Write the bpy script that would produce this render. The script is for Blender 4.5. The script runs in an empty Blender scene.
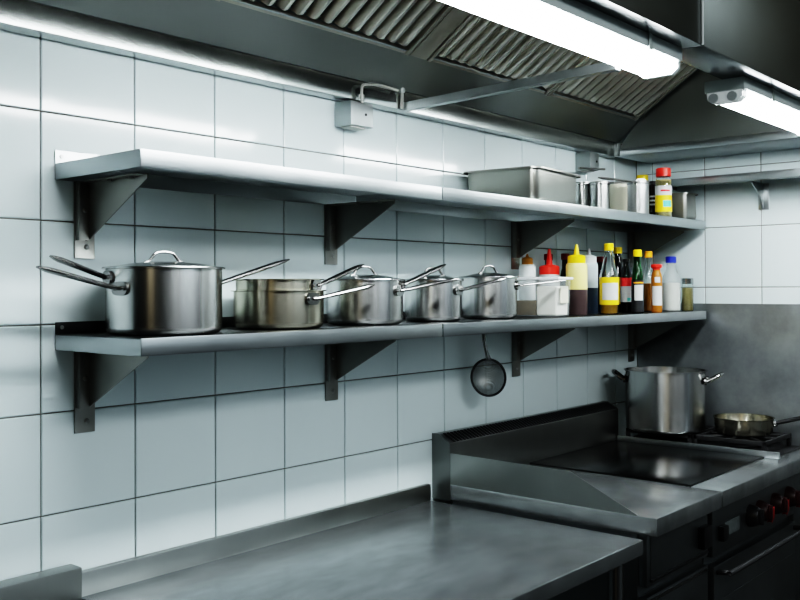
import bpy, bmesh, math, random
from mathutils import Vector, Matrix
random.seed(7)
C = bpy.context.scene.collection
ZO = 1.45                     # eye height above the floor; heights below are written relative to the eye
PI = math.pi
def R(d): return math.radians(d)

# ------------------------------------------------------------------ materials
def new_mat(name):
    m = bpy.data.materials.new(name); m.use_nodes = True
    nt = m.node_tree
    return m, nt, nt.nodes['Principled BSDF']
def N(nt, t, **kw):
    n = nt.nodes.new(t)
    for k, v in kw.items():
        if k in n.inputs: n.inputs[k].default_value = v
        else: setattr(n, k, v)
    return n
def steel(name, col=(.56, .58, .58), rough=(.22, .4), scale=(3, 3, 3), bump=.02, aniso=0, radial=False, smear=.25, brush=None, cd=(1.3, 3.0), edge=None, metal=1):
    m, nt, b = new_mat(name); L = nt.links.new
    b.inputs['Metallic'].default_value = metal
    tc = N(nt, 'ShaderNodeTexCoord'); mp = N(nt, 'ShaderNodeMapping'); mp.inputs['Scale'].default_value = scale
    L(tc.outputs['Object'], mp.inputs['Vector'])
    n1 = N(nt, 'ShaderNodeTexNoise', Scale=2.0, Detail=3.0, Roughness=.5)
    L(mp.outputs[0], n1.inputs['Vector'])
    mr = N(nt, 'ShaderNodeMapRange'); mr.inputs['From Min'].default_value = .2; mr.inputs['From Max'].default_value = .8
    mr.inputs['To Min'].default_value = rough[0]; mr.inputs['To Max'].default_value = rough[1]
    L(n1.outputs['Fac'], mr.inputs['Value']); L(mr.outputs[0], b.inputs['Roughness'])
    if edge: b.inputs['Specular Tint'].default_value = (edge, edge, edge, 1)
    n2 = N(nt, 'ShaderNodeTexNoise', Scale=cd[0], Detail=cd[1], Roughness=.62); L(mp.outputs[0], n2.inputs['Vector'])
    cr = N(nt, 'ShaderNodeMixRGB'); cr.inputs[1].default_value = (*[c * (1 - smear) for c in col], 1); cr.inputs[2].default_value = (*[min(1, c * (1 + smear)) for c in col], 1)
    L(n2.outputs['Fac'], cr.inputs[0]); L(cr.outputs[0], b.inputs['Base Color'])
    if bump > .02 or (brush and bump):
        mp2 = N(nt, 'ShaderNodeMapping'); mp2.inputs['Scale'].default_value = brush or scale
        L(tc.outputs['Object'], mp2.inputs['Vector'])
        n3 = N(nt, 'ShaderNodeTexNoise', Scale=8.0, Detail=3.0); L(mp2.outputs[0], n3.inputs['Vector'])
        bp = N(nt, 'ShaderNodeBump', Strength=bump, Distance=.01); L(n3.outputs['Fac'], bp.inputs['Height']); L(bp.outputs[0], b.inputs['Normal'])
    if aniso:
        b.inputs['Anisotropic'].default_value = aniso
        if radial:
            tg = N(nt, 'ShaderNodeTangent', direction_type='RADIAL', axis='Z'); L(tg.outputs[0], b.inputs['Tangent'])
            b.inputs['Anisotropic Rotation'].default_value = ROT
    return m
def plain(name, col, rough=.4, metal=0, spec=.5, coat=0, emit=None, es=0, alpha=1, trans=0, sss=0, ior=1.45, noise=0):
    m, nt, b = new_mat(name)
    b.inputs['Base Color'].default_value = (*col, 1); b.inputs['Roughness'].default_value = rough
    b.inputs['Metallic'].default_value = metal; b.inputs['Specular IOR Level'].default_value = spec
    b.inputs['Coat Weight'].default_value = coat; b.inputs['Transmission Weight'].default_value = trans; b.inputs['IOR'].default_value = ior
    if sss: b.inputs['Subsurface Weight'].default_value = sss
    if emit: b.inputs['Emission Color'].default_value = (*emit, 1); b.inputs['Emission Strength'].default_value = es
    if noise:
        n1 = N(nt, 'ShaderNodeTexNoise', Scale=noise, Detail=3.0)
        tc = N(nt, 'ShaderNodeTexCoord'); nt.links.new(tc.outputs['Object'], n1.inputs['Vector'])
        mx = N(nt, 'ShaderNodeMixRGB'); mx.inputs[1].default_value = (*[c * .55 for c in col], 1); mx.inputs[2].default_value = (*[min(1, c * 1.4) for c in col], 1)
        nt.links.new(n1.outputs['Fac'], mx.inputs[0]); nt.links.new(mx.outputs[0], b.inputs['Base Color'])
    return m
M = {}
ROT = .25
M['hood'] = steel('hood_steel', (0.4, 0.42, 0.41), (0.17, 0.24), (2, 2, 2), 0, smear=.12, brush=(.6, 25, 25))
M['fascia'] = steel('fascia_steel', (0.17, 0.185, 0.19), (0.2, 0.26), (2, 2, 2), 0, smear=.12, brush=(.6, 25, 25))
M['shelf'] = steel('shelf_steel', (0.42, 0.45, 0.46), (0.285, 0.37), (3, 3, 3), .02, smear=.18, brush=(.6, 30, 30))
M['bracket'] = steel('bracket_steel', (0.33, 0.33, 0.31), (0.33, 0.45), (4, 4, 4), .03, smear=.25)
M['table'] = steel('table_steel', (0.295, 0.315, 0.322), (0.22, 0.266), (2.0, 4.5, 3), 0, smear=.55, cd=(5.0, 9.0), metal=.82)
M['range'] = steel('range_steel', (0.3, 0.31, 0.3), (0.29, 0.4), (3, 3, 3), 0, smear=.2)
M['range_top'] = steel('range_top_steel', (0.36, 0.38, 0.385), (0.2, 0.264), (4, 2.2, 3), 0, smear=.5, cd=(5.0, 9.0), metal=.85)
M['hood_panel'] = steel('hood_panel_steel', (.36, .38, .37), (.29, .36), (2, 2, 2), 0, smear=.15)
M['shelf_dark'] = steel('shelf_shaded_steel', (.05, .052, .053), (.33, .42), (5, 5, 5), 0, smear=.4, cd=(2.0, 6.0))  # shade and dark reflection on the lower trays, painted into the steel colour
M['splash'] = steel('splash_steel', (0.32, 0.34, 0.35), (0.34, 0.5), (3, 3, 3), 0, smear=.55, cd=(2.5, 7.0), metal=.9)
M['riser'] = steel('riser_steel', (.20, .205, .20), (.29, .4), (3, 3, 3), 0, smear=.25)
M['front'] = steel('front_steel', (0.2, 0.215, 0.22), (0.35, 0.45), (3, 3, 3), 0, smear=.25)
M['pot'] = steel('pot_steel', (0.66, 0.67, 0.66), (0.235, 0.265), (6, 6, 6), .01, .75, True, smear=.1, edge=.35)
M['pot_warm'] = steel('pot_warm_steel', (0.52, 0.5, 0.42), (0.235, 0.265), (6, 6, 6), .01, .75, True, smear=.18, edge=.35)
M['can'] = steel('canister_steel', (.50, .51, .50), (.285, .34), (6, 6, 6), .01, .6, True, smear=.12, edge=.4)
M['lid'] = steel('lid_steel', (0.42, 0.44, 0.44), (0.2, 0.26), (6, 6, 6), .01, smear=.1)
M['handle'] = steel('handle_steel', (0.27, 0.27, 0.265), (0.22, 0.265), (8, 8, 8), .01, smear=.15)
M['slat'] = steel('filter_steel', (0.58, 0.555, 0.5), (0.285, 0.35), (5, 5, 5), 0, smear=.1)
M['griddle'] = steel('griddle_iron', (0.06, 0.06, 0.06), (0.18, 0.26), (4, 4, 4), .02, smear=.4)
M['pan'] = steel('hotel_pan_steel', (0.34, 0.34, 0.31), (0.285, 0.36), (4, 4, 4), .02, smear=.12)
M['dark'] = plain('dark_gap', (.012, .013, .014), .6)
M['iron'] = plain('cast_iron', (.02, .02, .021), .5, noise=40)
M['black_plastic'] = plain('black_plastic', (.012, .012, .013), .35)
M['knob_dark'] = plain('knob_dark', (.022, .005, .005), .4)
M['knob_red'] = plain('knob_red', (.22, .012, .01), .4)
M['plate_label'] = plain('rating_plate', (.13, .145, .145), .4, noise=90)
M['screw'] = steel('screw_steel', (.35, .35, .34), (.25, .35), (8, 8, 8), 0, smear=.1)
M['galv'] = steel('junction_box_metal', (0.4, 0.43, 0.43), (0.35, 0.5), (6, 6, 6), .03, smear=.2)
M['housing'] = plain('lamp_housing', (.42, .47, .47), .4)
M['diffuser'] = plain('lamp_diffuser', (.9, .95, .95), .3, emit=(.93, .985, 1.0), es=34)
M['lamp_end'] = plain('lamp_end', (.5, .55, .55), .2, emit=(.9, .97, 1), es=.12)
M['tube_end'] = plain('tube_end', (.22, .26, .26), .35, emit=(.9, .97, 1), es=.03)
M['seam'] = plain('seam_strip', (.62, .66, .66), .45)
M['floor'] = plain('floor_tile', (.05, .05, .048), .35, noise=6)
M['mesh'] = None
def glass(name, col, rough=.04, ior=1.45):
    return plain(name, col, rough, trans=1, ior=ior)
def translucent(name, col, t=.55, rough=.35):
    m, nt, b = new_mat(name); b.inputs['Base Color'].default_value = (*col, 1); b.inputs['Roughness'].default_value = rough
    b.inputs['Alpha'].default_value = 1 - t
    return m
M['glass'] = glass('clear_glass', (.93, .97, .96))
M['glass_green'] = glass('green_glass', (.05, .30, .10))
M['glass_dark'] = glass('dark_glass', (.10, .09, .10))
M['plastic_clear'] = translucent('clear_plastic', (.5, .55, .55), .8, .2)
M['plastic_milky'] = translucent('milky_plastic', (.80, .84, .84), .35, .4)
M['squeeze_yellow'] = plain('squeeze_yellow', (.80, .72, .27), .35, sss=.0)
M['squeeze_white'] = plain('squeeze_white', (.62, .70, .74), .35)
M['sauce_brown'] = plain('sauce_brown', (.065, .045, .045), .3)
M['sauce_grey'] = plain('sauce_grey', (.035, .055, .085), .3)
M['yellow'] = plain('yellow_plastic', (.86, .62, .01), .35)
M['red'] = plain('red_plastic', (.75, .03, .015), .35)
M['darkred'] = plain('dark_red_plastic', (.20, .01, .015), .35)
M['orange'] = plain('orange_plastic', (.85, .36, .02), .35)
M['amber_cap'] = plain('amber_cap', (.30, .13, .015), .35)
M['blue'] = plain('blue_plastic', (.015, .03, .33), .35)
M['white_plastic'] = plain('white_plastic', (.80, .83, .84), .35)
M['flour'] = plain('flour', (.82, .81, .75), .8)
M['milk'] = plain('white_liquid', (.80, .80, .74), .5)
M['grain'] = plain('grain', (.15, .11, .06), .8, noise=230)
M['spice'] = plain('spice', (.40, .34, .16), .8, noise=200)
M['oil'] = plain('oil_amber', (.42, .22, .02), .15)
M['amber'] = plain('amber_liquid', (.34, .13, .02), .15)
M['darkliq'] = plain('dark_liquid', (.012, .010, .010), .15)
M['lab_yellow'] = plain('label_yellow', (.86, .62, .02), .5)
M['lab_white'] = plain('label_white', (.56, .57, .58), .5)
M['lab_red'] = plain('label_red', (.70, .03, .03), .5)
M['lab_black'] = plain('label_black', (.015, .016, .018), .5)
M['lab_teal'] = plain('label_teal', (.10, .50, .46), .5)
M['cream'] = plain('cream_plastic', (.66, .64, .52), .4)

def tile_mat():
    m, nt, b = new_mat('wall_tile'); L = nt.links.new
    tc = N(nt, 'ShaderNodeTexCoord')
    n = N(nt, 'ShaderNodeTexNoise', Scale=2.2, Detail=4.0); L(tc.outputs['Object'], n.inputs['Vector'])
    mx = N(nt, 'ShaderNodeMixRGB'); mx.inputs[1].default_value = (.60, .685, .70, 1); mx.inputs[2].default_value = (.665, .75, .762, 1)
    L(n.outputs['Fac'], mx.inputs[0]); L(mx.outputs[0], b.inputs['Base Color'])
    n2 = N(nt, 'ShaderNodeTexNoise', Scale=9.0, Detail=2.0); L(tc.outputs['Object'], n2.inputs['Vector'])
    bp = N(nt, 'ShaderNodeBump', Strength=.03, Distance=.01); L(n2.outputs['Fac'], bp.inputs['Height']); L(bp.outputs[0], b.inputs['Normal'])
    mr = N(nt, 'ShaderNodeMapRange'); mr.inputs['To Min'].default_value = .06; mr.inputs['To Max'].default_value = .13
    L(n.outputs['Fac'], mr.inputs['Value']); L(mr.outputs[0], b.inputs['Roughness'])
    return m
M['tile'] = tile_mat()
M['grout'] = plain('grout', (.20, .19, .17), .9, noise=30)
def mesh_mat():
    m, nt, b = new_mat('sieve_mesh'); L = nt.links.new
    b.inputs['Base Color'].default_value = (.22, .22, .21, 1); b.inputs['Metallic'].default_value = 1; b.inputs['Roughness'].default_value = .5
    tc = N(nt, 'ShaderNodeTexCoord'); w = N(nt, 'ShaderNodeTexChecker', Scale=420.0); L(tc.outputs['Object'], w.inputs['Vector'])
    mr = N(nt, 'ShaderNodeMapRange'); mr.inputs['To Min'].default_value = .45; mr.inputs['To Max'].default_value = 1
    L(w.outputs['Fac'], mr.inputs['Value']); L(mr.outputs[0], b.inputs['Alpha'])
    return m
M['mesh'] = mesh_mat()

# ------------------------------------------------------------------ mesh helpers
class MB:
    """collects shapes; off = world position of the owning thing (coordinates given in world, stored local)"""
    def __init__(s, off=(0, 0, 0)): s.bm = bmesh.new(); s.off = Vector(off); s.mi = 0
    def _add(s, verts, faces, bevel=0, seg=2):
        t = bmesh.new(); vs = [t.verts.new(Vector(v) - s.off) for v in verts]
        for f in faces:
            try: t.faces.new([vs[i] for i in f])
            except ValueError: pass
        if bevel:
            t.normal_update()
            bmesh.ops.bevel(t, geom=[e for e in t.edges if len(e.link_faces) == 2 and e.calc_face_angle(0) > .3], offset=bevel, segments=seg, affect='EDGES', profile=.6)
        bmesh.ops.recalc_face_normals(t, faces=t.faces)
        for f in t.faces: f.material_index = s.mi
        me = bpy.data.meshes.new('t'); t.to_mesh(me); t.free(); s.bm.from_mesh(me); bpy.data.meshes.remove(me)
        return s
    def box(s, x0, x1, y0, y1, z0, z1, bevel=.002, seg=2):
        v = [(x, y, z) for z in (z0, z1) for y in (y0, y1) for x in (x0, x1)]
        return s._add(v, [(0, 2, 3, 1), (4, 5, 7, 6), (0, 1, 5, 4), (2, 6, 7, 3), (0, 4, 6, 2), (1, 3, 7, 5)], bevel, seg)
    def prism(s, poly, axis, a, b, bevel=0):
        """poly: 2-D points in the plane of the two other axes, extruded along axis from a to b"""
        def P(p, t): return {'x': (t, p[0], p[1]), 'y': (p[0], t, p[1]), 'z': (p[0], p[1], t)}[axis]
        n = len(poly); v = [P(p, a) for p in poly] + [P(p, b) for p in poly]
        f = [tuple(range(n)), tuple(range(2 * n - 1, n - 1, -1))] + [(i, (i + 1) % n, n + (i + 1) % n, n + i) for i in range(n)]
        return s._add(v, f, bevel)
    def sheet(s, poly, axis, a, b, th):
        """open polyline poly (2-D) extruded along axis as a sheet of thickness th"""
        out = []
        n = len(poly)
        for i in range(n):
            p = Vector(poly[i]); d = Vector((0, 0))
            if i > 0: e = (p - Vector(poly[i - 1])).normalized(); d += Vector((-e.y, e.x))
            if i < n - 1: e = (Vector(poly[i + 1]) - p).normalized(); d += Vector((-e.y, e.x))
            d.normalize(); out.append(p + d * th)
        return s.prism([tuple(p) for p in poly] + [tuple(p) for p in reversed(out)], axis, a, b)
    def lathe(s, prof, seg=48, c=(0, 0, 0), sx=1, sy=1, closed=False):
        v = []; f = []
        n = len(prof)
        for (r, z) in prof:
            for k in range(seg):
                a = 2 * PI * k / seg
                v.append((c[0] + r * sx * math.cos(a), c[1] + r * sy * math.sin(a), c[2] + z))
        for i in range(n - 1):
            for k in range(seg):
                f.append((i * seg + k, i * seg + (k + 1) % seg, (i + 1) * seg + (k + 1) % seg, (i + 1) * seg + k))
        t = bmesh.new(); vs = [t.verts.new(Vector(p) - s.off) for p in v]
        for q in f: t.faces.new([vs[i] for i in q])
        bmesh.ops.remove_doubles(t, verts=t.verts, dist=1e-6)
        bmesh.ops.recalc_face_normals(t, faces=t.faces)
        for q in t.faces: q.material_index = s.mi
        me = bpy.data.meshes.new('t'); t.to_mesh(me); t.free(); s.bm.from_mesh(me); bpy.data.meshes.remove(me)
        return s
    def tube(s, path, r, seg=12, flat=1.0, caps=True):
        """tube along a path; r may be a list; flat squashes it vertically"""
        P = [Vector(p) for p in path]; n = len(P)
        rs = r if isinstance(r, (list, tuple)) else [r] * n
        v = []; f = []; prev = None
        for i in range(n):
            d = (P[min(i + 1, n - 1)] - P[max(i - 1, 0)]).normalized()
            up = Vector((0, 0, 1)) if abs(d.z) < .95 else Vector((1, 0, 0))
            if prev is None: sd = d.cross(up).normalized()
            else:
                sd = (prev - d * prev.dot(d))
                sd = sd.normalized() if sd.length > 1e-6 else d.cross(up).normalized()
            prev = sd; u = sd.cross(d).normalized()
            for k in range(seg):
                a = 2 * PI * k / seg
                v.append(P[i] + sd * rs[i] * math.cos(a) + u * rs[i] * flat * math.sin(a))
        for i in range(n - 1):
            for k in range(seg): f.append((i * seg + k, i * seg + (k + 1) % seg, (i + 1) * seg + (k + 1) % seg, (i + 1) * seg + k))
        if caps: f += [tuple(range(seg)), tuple(range((n - 1) * seg, n * seg))]
        return s._add(v, f)
    def disc(s, c, nrm, r, th, seg=20):
        n = Vector(nrm).normalized(); c = Vector(c)
        return s.tube([c, c + n * th], r, seg)
    def build(s, name, m, parent=None, smooth=True, angle=32):
        me = bpy.data.meshes.new(name); s.bm.to_mesh(me); s.bm.free()
        for x in (m if isinstance(m, (list, tuple)) else [m]): me.materials.append(M[x])
        if smooth: me.shade_smooth(); me.set_sharp_from_angle(angle=R(angle))
        o = bpy.data.objects.new(name, me); C.objects.link(o)
        if parent is not None: o.parent = parent
        return o
def tag(o, label=None, cat=None, group=None, kind=None):
    if label: o['label'] = label
    if cat: o['category'] = cat
    if group: o['group'] = group
    if kind: o['kind'] = kind
    return o
def thing(name, loc, label, cat, group=None, rz=0):
    o = bpy.data.objects.new(name, None); C.objects.link(o); o.empty_display_size = .05
    o.location = (loc[0], loc[1], loc[2]); o.rotation_euler.z = rz
    return tag(o, label, cat, group)
def copy_tree(o, parent=None):
    c = o.copy(); C.objects.link(c)
    if parent is not None: c.parent = parent
    for ch in list(o.children): copy_tree(ch, c)
    return c
def smooth_path(pts, n=6):
    """Catmull-Rom through pts"""
    P = [Vector(p) for p in pts]; P = [2 * P[0] - P[1]] + P + [2 * P[-1] - P[-2]]; out = []
    for i in range(1, len(P) - 2):
        for k in range(n):
            t = k / n
            out.append(.5 * ((2 * P[i]) + (P[i + 1] - P[i - 1]) * t + (2 * P[i - 1] - 5 * P[i] + 4 * P[i + 1] - P[i + 2]) * t * t + (3 * P[i] - P[i - 1] - 3 * P[i + 1] + P[i + 2]) * t ** 3))
    out.append(P[-2]); return out

XR = 2.375                    # right wall
def Z(z): return z + ZO

# ------------------------------------------------------------------ room shell
ROWS = [-1.45, -1.20, -1.0, -.80, -.605, -.4154, -.2268, -.0622, .1311, .333, .53, .73, .93, 1.13]
def tiles(mb, us, vs, place, g=.0013, th=.004):
    """pillow tiles on a grid of grout lines us x vs; place(u, v, h) -> world point, h = height off the wall"""
    for i in range(len(us) - 1):
        for j in range(len(vs) - 1):
            u0, u1, v0, v1 = us[i] + g, us[i + 1] - g, vs[j] + g, vs[j + 1] - g
            if u1 - u0 < .004: continue
            b = .0018
            dz = [random.uniform(-.0003, .0003) for _ in range(4)]
            lo = [(u0, v0), (u1, v0), (u1, v1), (u0, v1)]; hi = [(u0 + b, v0 + b), (u1 - b, v0 + b), (u1 - b, v1 - b), (u0 + b, v1 - b)]
            pts = [place(p[0], p[1], 0) for p in lo] + [place(p[0], p[1], th * .6) for p in lo] + [place(p[0], p[1], th + d) for p, d in zip(hi, dz)]
            f = [(8, 9, 10, 11)] + [(k, (k + 1) % 4, 4 + (k + 1) % 4, 4 + k) for k in range(4)] + [(4 + k, 4 + (k + 1) % 4, 8 + (k + 1) % 4, 8 + k) for k in range(4)]
            mb._add(pts, f)
mb = MB(); mb.mi = 1
mb.box(-1.6, XR + .1, .005, .12, 0, Z(1.2), 0)
mb.mi = 0
tiles(mb, [-1.6 + .2 * k for k in range(20)] + [XR], [Z(r) for r in ROWS], lambda u, v, h: (u, .005 - h - .001, v))
tag(mb.build('wall_back', ['tile', 'grout'], smooth=False), 'white square tiled wall behind the shelves', None, None, 'structure')
mb = MB(); mb.mi = 1
mb.box(XR, XR + .12, -2.6, .005, 0, Z(1.2), 0)
mb.mi = 0
RR = [-1.45, -1.2, -1.0, -.8, -.6, -.4, -.2, .003, .215, .425, .63, .83, 1.03]
tiles(mb, [-2.6, -2.49] + [-.265 - .2 * k for k in range(11, -2, -1)] + [.0], [Z(r) for r in RR], lambda u, v, h: (XR - h + .001, u, v))
tag(mb.build('wall_right', ['tile', 'grout'], smooth=False), 'white tiled side wall above the burners', None, None, 'structure')
tag(MB().box(-3.2, XR + .12, -4.6, .12, -.1, 0, 0).build('floor', 'floor'), 'dark kitchen floor', None, None, 'structure')

# ------------------------------------------------------------------ wall shelves
def wall_shelf(x0, x1, ztop, brackets, label, up, end_left):
    root = thing('wall_shelf', ((x0 + x1) / 2, -.14, Z(ztop)), label, 'shelf', 'steel wall shelves on the tiled back wall')
    off = root.location
    zt = Z(ztop); lip = .030; D = .28
    mb = MB(off)
    # folded sheet: front lip with return, tray, rear upstand, closed ends
    prof = [(-D + .016, zt - lip), (-D, zt - lip), (-D, zt), (-.0035, zt), (-.0035, zt + up)]
    th = .0022
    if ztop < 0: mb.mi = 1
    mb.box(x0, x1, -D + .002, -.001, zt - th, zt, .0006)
    mb.mi = 0
    mb.box(x0, x1, -D, -D + th, zt - lip, zt, .0008)
    mb.box(x0, x1, -D, -D + .02, zt - lip, zt - lip + th, .0006)
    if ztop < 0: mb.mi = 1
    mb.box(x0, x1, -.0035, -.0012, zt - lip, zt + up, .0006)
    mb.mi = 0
    for xe in ((x0,) if end_left else ()) + ((x1,) if not end_left else ()):
        xa, xb = (xe, xe + th) if xe == x0 else (xe - th, xe)
        mb.box(xa, xb, -D, -.001, zt - lip, zt, .0006)
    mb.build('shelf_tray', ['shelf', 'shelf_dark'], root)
    s = MB(off).disc((x0 + .012 if end_left else x1 - .03, -.0034, zt + up * .55), (0, -1, 0), .004, .002, 10).build('screw', 'screw', root)
    for bx in brackets:
        z0 = zt - lip; zb = z0 - (.146 if ztop > 0 else .16)
        b = MB(off)
        b.box(bx - .021, bx + .021, -.005, -.0012, zb, z0, .0008)                  # wall plate
        b.box(bx - .0195, bx - .017, -.019, -.005, z0 - .112, z0, .0005)             # folded edge
        b.prism([(-.005, z0), (-.21, z0), (-.21, z0 - .008), (-.014, z0 - .112), (-.005, z0 - .112)], 'x', bx + .0005, bx + .003, .0005)
        b.box(bx - .018, bx + .003, -.21, -.005, z0 - .0025, z0, .0005)              # top flange
        b.box(bx - .018, bx + .003, -.0195, -.017, z0 - .112, z0, .0005)
        bo = b.build('bracket', 'bracket', root)
        for (dx, dz, yy) in ((-.008, z0 - .055, -.0195), (.003, zb + .022, -.005)):
            MB(off).lathe([(0, .0), (.0052, 0), (.0052, .001), (.003, .003), (0, .003)], 14).build('screw', 'screw', bo)
            so = bo.children[-1]; so.rotation_euler.x = R(90); so.location = Vector((bx + dx, yy, dz)) - Vector((0, 0, 0)) + Vector((0, 0, 0))
            # lathe vertices were stored minus off: bring the screw head to its spot
            for v in so.data.vertices: v.co += off
            so.location -= off
        for yy in (-.17, -.10):
            MB(off).disc((bx - .006, yy, z0 - .0025), (0, 0, -1), .005, .004, 8).build('bolt', 'screw', bo)
    return root
wall_shelf(.027, .838, .238, (.086, .75), 'upper wall shelf section at the left end, empty steel ledge with two brackets', .026, True)
wall_shelf(.842, 2.345, .238, (1.555, 2.318), 'upper wall shelf section carrying the hotel pan and spice jar', .026, False)
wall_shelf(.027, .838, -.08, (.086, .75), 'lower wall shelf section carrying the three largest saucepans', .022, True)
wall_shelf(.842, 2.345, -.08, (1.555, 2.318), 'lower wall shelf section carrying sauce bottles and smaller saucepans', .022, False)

# shelf on the right-hand wall
xs, zs = 2.235, .384
root = thing('wall_shelf', (2.3, -.6, Z(zs)), 'narrow bare steel shelf on the side wall above the burners', 'shelf')
off = root.location
mb = MB(off)
mb.box(xs, XR - .004, -1.5, -.16, Z(zs) - .002, Z(zs), .0006); mb.box(xs, xs + .002, -1.5, -.16, Z(zs) - .027, Z(zs), .0008)
mb.box(XR - .006, XR - .004, -1.5, -.16, Z(zs), Z(zs) + .015, .0005); mb.box(xs, xs + .02, -1.5, -.16, Z(zs) - .027, Z(zs) - .025, .0005)
mb.box(xs, XR - .004, -.162, -.16, Z(zs) - .027, Z(zs), .0005)
mb.build('shelf_tray', 'shelf', root)
for yb in (-.475, -1.2):
    b = MB(off)
    z0 = Z(zs) - .026
    b.prism([(XR - .004, z0), (xs + .03, z0), (xs + .03, z0 - .006), (XR - .035, z0 - .045), (XR - .016, z0 - .085), (XR - .004, z0 - .085)], 'y', yb, yb + .003)
    b.box(XR - .0065, XR - .004, yb - .018, yb + .018, z0 - .09, z0, .0005)
    b.build('bracket', 'shelf', root)

# ------------------------------------------------------------------ extractor hood
XE = 2.140                    # inner face of the hood's end panel
YL = -.048
hood = thing('extractor_hood', (.6, -.45, Z(.47)), 'stainless steel extractor canopy spanning the top of the kitchen wall', 'extractor hood')
off = hood.location
HX0 = -1.2
MB(off).box(HX0, XE, YL, -.001, Z(.466), Z(.520), .002).build('rear_gutter', 'hood', hood)
P0, P1 = Vector((-.125, .588)), Vector((-.80, .588 + .675 * math.tan(R(33))))
mb = MB(off); mb.sheet([(YL, Z(.519)), (P0.x, Z(P0.y))], 'x', HX0, XE, .004); mb.build('sloped_panel', 'hood_panel', hood)
MB(off).sheet([(YL - .002, Z(.519)), (P0.x - .002, Z(P0.y))], 'x', .925, .938, -.004).build('joint_strip', 'shelf', hood)
sl = (P1 - P0).normalized(); nr = Vector((sl.y, -sl.x))           # nr points down and out of the filter face (y, z)
if nr.y > 0: nr = -nr
SLEN = (P1 - P0).length
def fp(x, t, h):              # point on the filter slope: t along it, h out of it
    p = P0 + sl * t + nr * h
    return (x, p.x, Z(p.y))
def slope_box(mb, x0, x1, t0, t1, h0, h1, bevel=.001):
    v = [fp(x, t, h) for h in (h0, h1) for t in (t0, t1) for x in (x0, x1)]
    mb._add(v, [(0, 2, 3, 1), (4, 5, 7, 6), (0, 1, 5, 4), (2, 6, 7, 3), (0, 4, 6, 2), (1, 3, 7, 5)], bevel)
def slat(mb, x, w, t0, t1, h0, h1):
    """one rounded baffle"""
    sec = [(-w, h0), (-w * .8, h0 + (h1 - h0) * .65), (-w * .4, h1), (w * .4, h1), (w * .8, h0 + (h1 - h0) * .65), (w, h0)]
    ts = [(t0, .2), (t0 + .006, .8), (t0 + .014, 1), (t1, 1)]
    v = []; f = []
    for (t, k) in ts:
        for (dx, h) in sec: v.append(fp(x + dx * (.7 + .3 * k), t, h0 + (h - h0) * k))
    n = len(sec)
    for i in range(len(ts) - 1):
        for k in range(n - 1): f.append((i * n + k, i * n + k + 1, (i + 1) * n + k + 1, (i + 1) * n + k))
    f.append(tuple(range(n)))
    mb._add(v, f)
FW = .60
filters = [(.30 - FW * k, .30 - FW * k + FW - .004) for k in (2, 1, 0)] + [(.972, 1.540), (1.544, 2.112)]
for (fx0, fx1) in filters:
    mb = MB(off)
    n = 13; pitch = (fx1 - fx0 - .03) / n
    mb.mi = 1; slope_box(mb, fx0 + .004, fx1 - .004, .012, .44, -.030, -.028, 0); mb.mi = 0
    for k in range(n): slat(mb, fx0 + .015 + pitch * (k + .5), pitch * .25, .016, .425, -.012, .011)
    slope_box(mb, fx0, fx0 + .012, 0, .44, -.012, .009); slope_box(mb, fx1 - .012, fx1, 0, .44, -.012, .009)
    slope_box(mb, fx0, fx1, -.002, .010, -.012, .004); slope_box(mb, fx0, fx1, .43, .45, -.012, .009)
    mb.build('grease_filter', ['slat', 'dark'], hood)
mb = MB(off); slope_box(mb, .904, .968, 0, .46, -.012, .006); mb.build('filter_divider', 'slat', hood)
mb = MB(off); slope_box(mb, HX0, XE, .452, SLEN, -.006, .002); mb.build('upper_panel', 'hood', hood)
mb = MB(off); mb.sheet([(P0.x + .004, Z(P0.y - .004)), (P0.x - .012, Z(P0.y + .002))], 'x', HX0, XE, -.004); mb.build('filter_ledge', 'shelf', hood)
YF = -.803                    # fascia
ZF = .526
MB(off).prism([(YL, Z(.49)), (P0.x, Z(P0.y)), (P1.x, Z(P1.y)), (P1.x, Z(1.3)), (-2.0, Z(1.3)), (-2.0, Z(.49))], 'x', XE - .003, XE).build('end_panel', 'hood_panel', hood)
MB(off).box(XE - .012, XR - .005, -2.0, YL + .002, Z(.466), Z(.492), .003).build('end_trim', 'shelf', hood)
MB(off).box(XE - .03, XE - .006, -.062, YL + .004, Z(.466), Z(.512), .003).build('corner_clip', 'galv', hood)
SEAM = 1.087
for (x0, x1) in ((HX0, SEAM - .001), (SEAM + .001, XE)):
    mb = MB(off)
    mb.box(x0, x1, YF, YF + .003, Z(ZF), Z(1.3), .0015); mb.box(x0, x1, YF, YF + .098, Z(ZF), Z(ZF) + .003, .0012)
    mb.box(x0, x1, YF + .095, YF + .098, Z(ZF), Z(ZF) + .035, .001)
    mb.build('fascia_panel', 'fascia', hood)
MB(off).tube([(SEAM, YF - .0005, Z(ZF) + .002), (SEAM, YF - .0005, Z(1.3))], .0032, 10).build('seam_strip', 'seam', hood)
MB(off).prism([(-.6572, Z(.478)), (-.6572, Z(.495)), (YL, Z(.484)), (YL, Z(.466))], 'x', .968, .99, .0015).build('brace_bar', 'shelf', hood)

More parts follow.
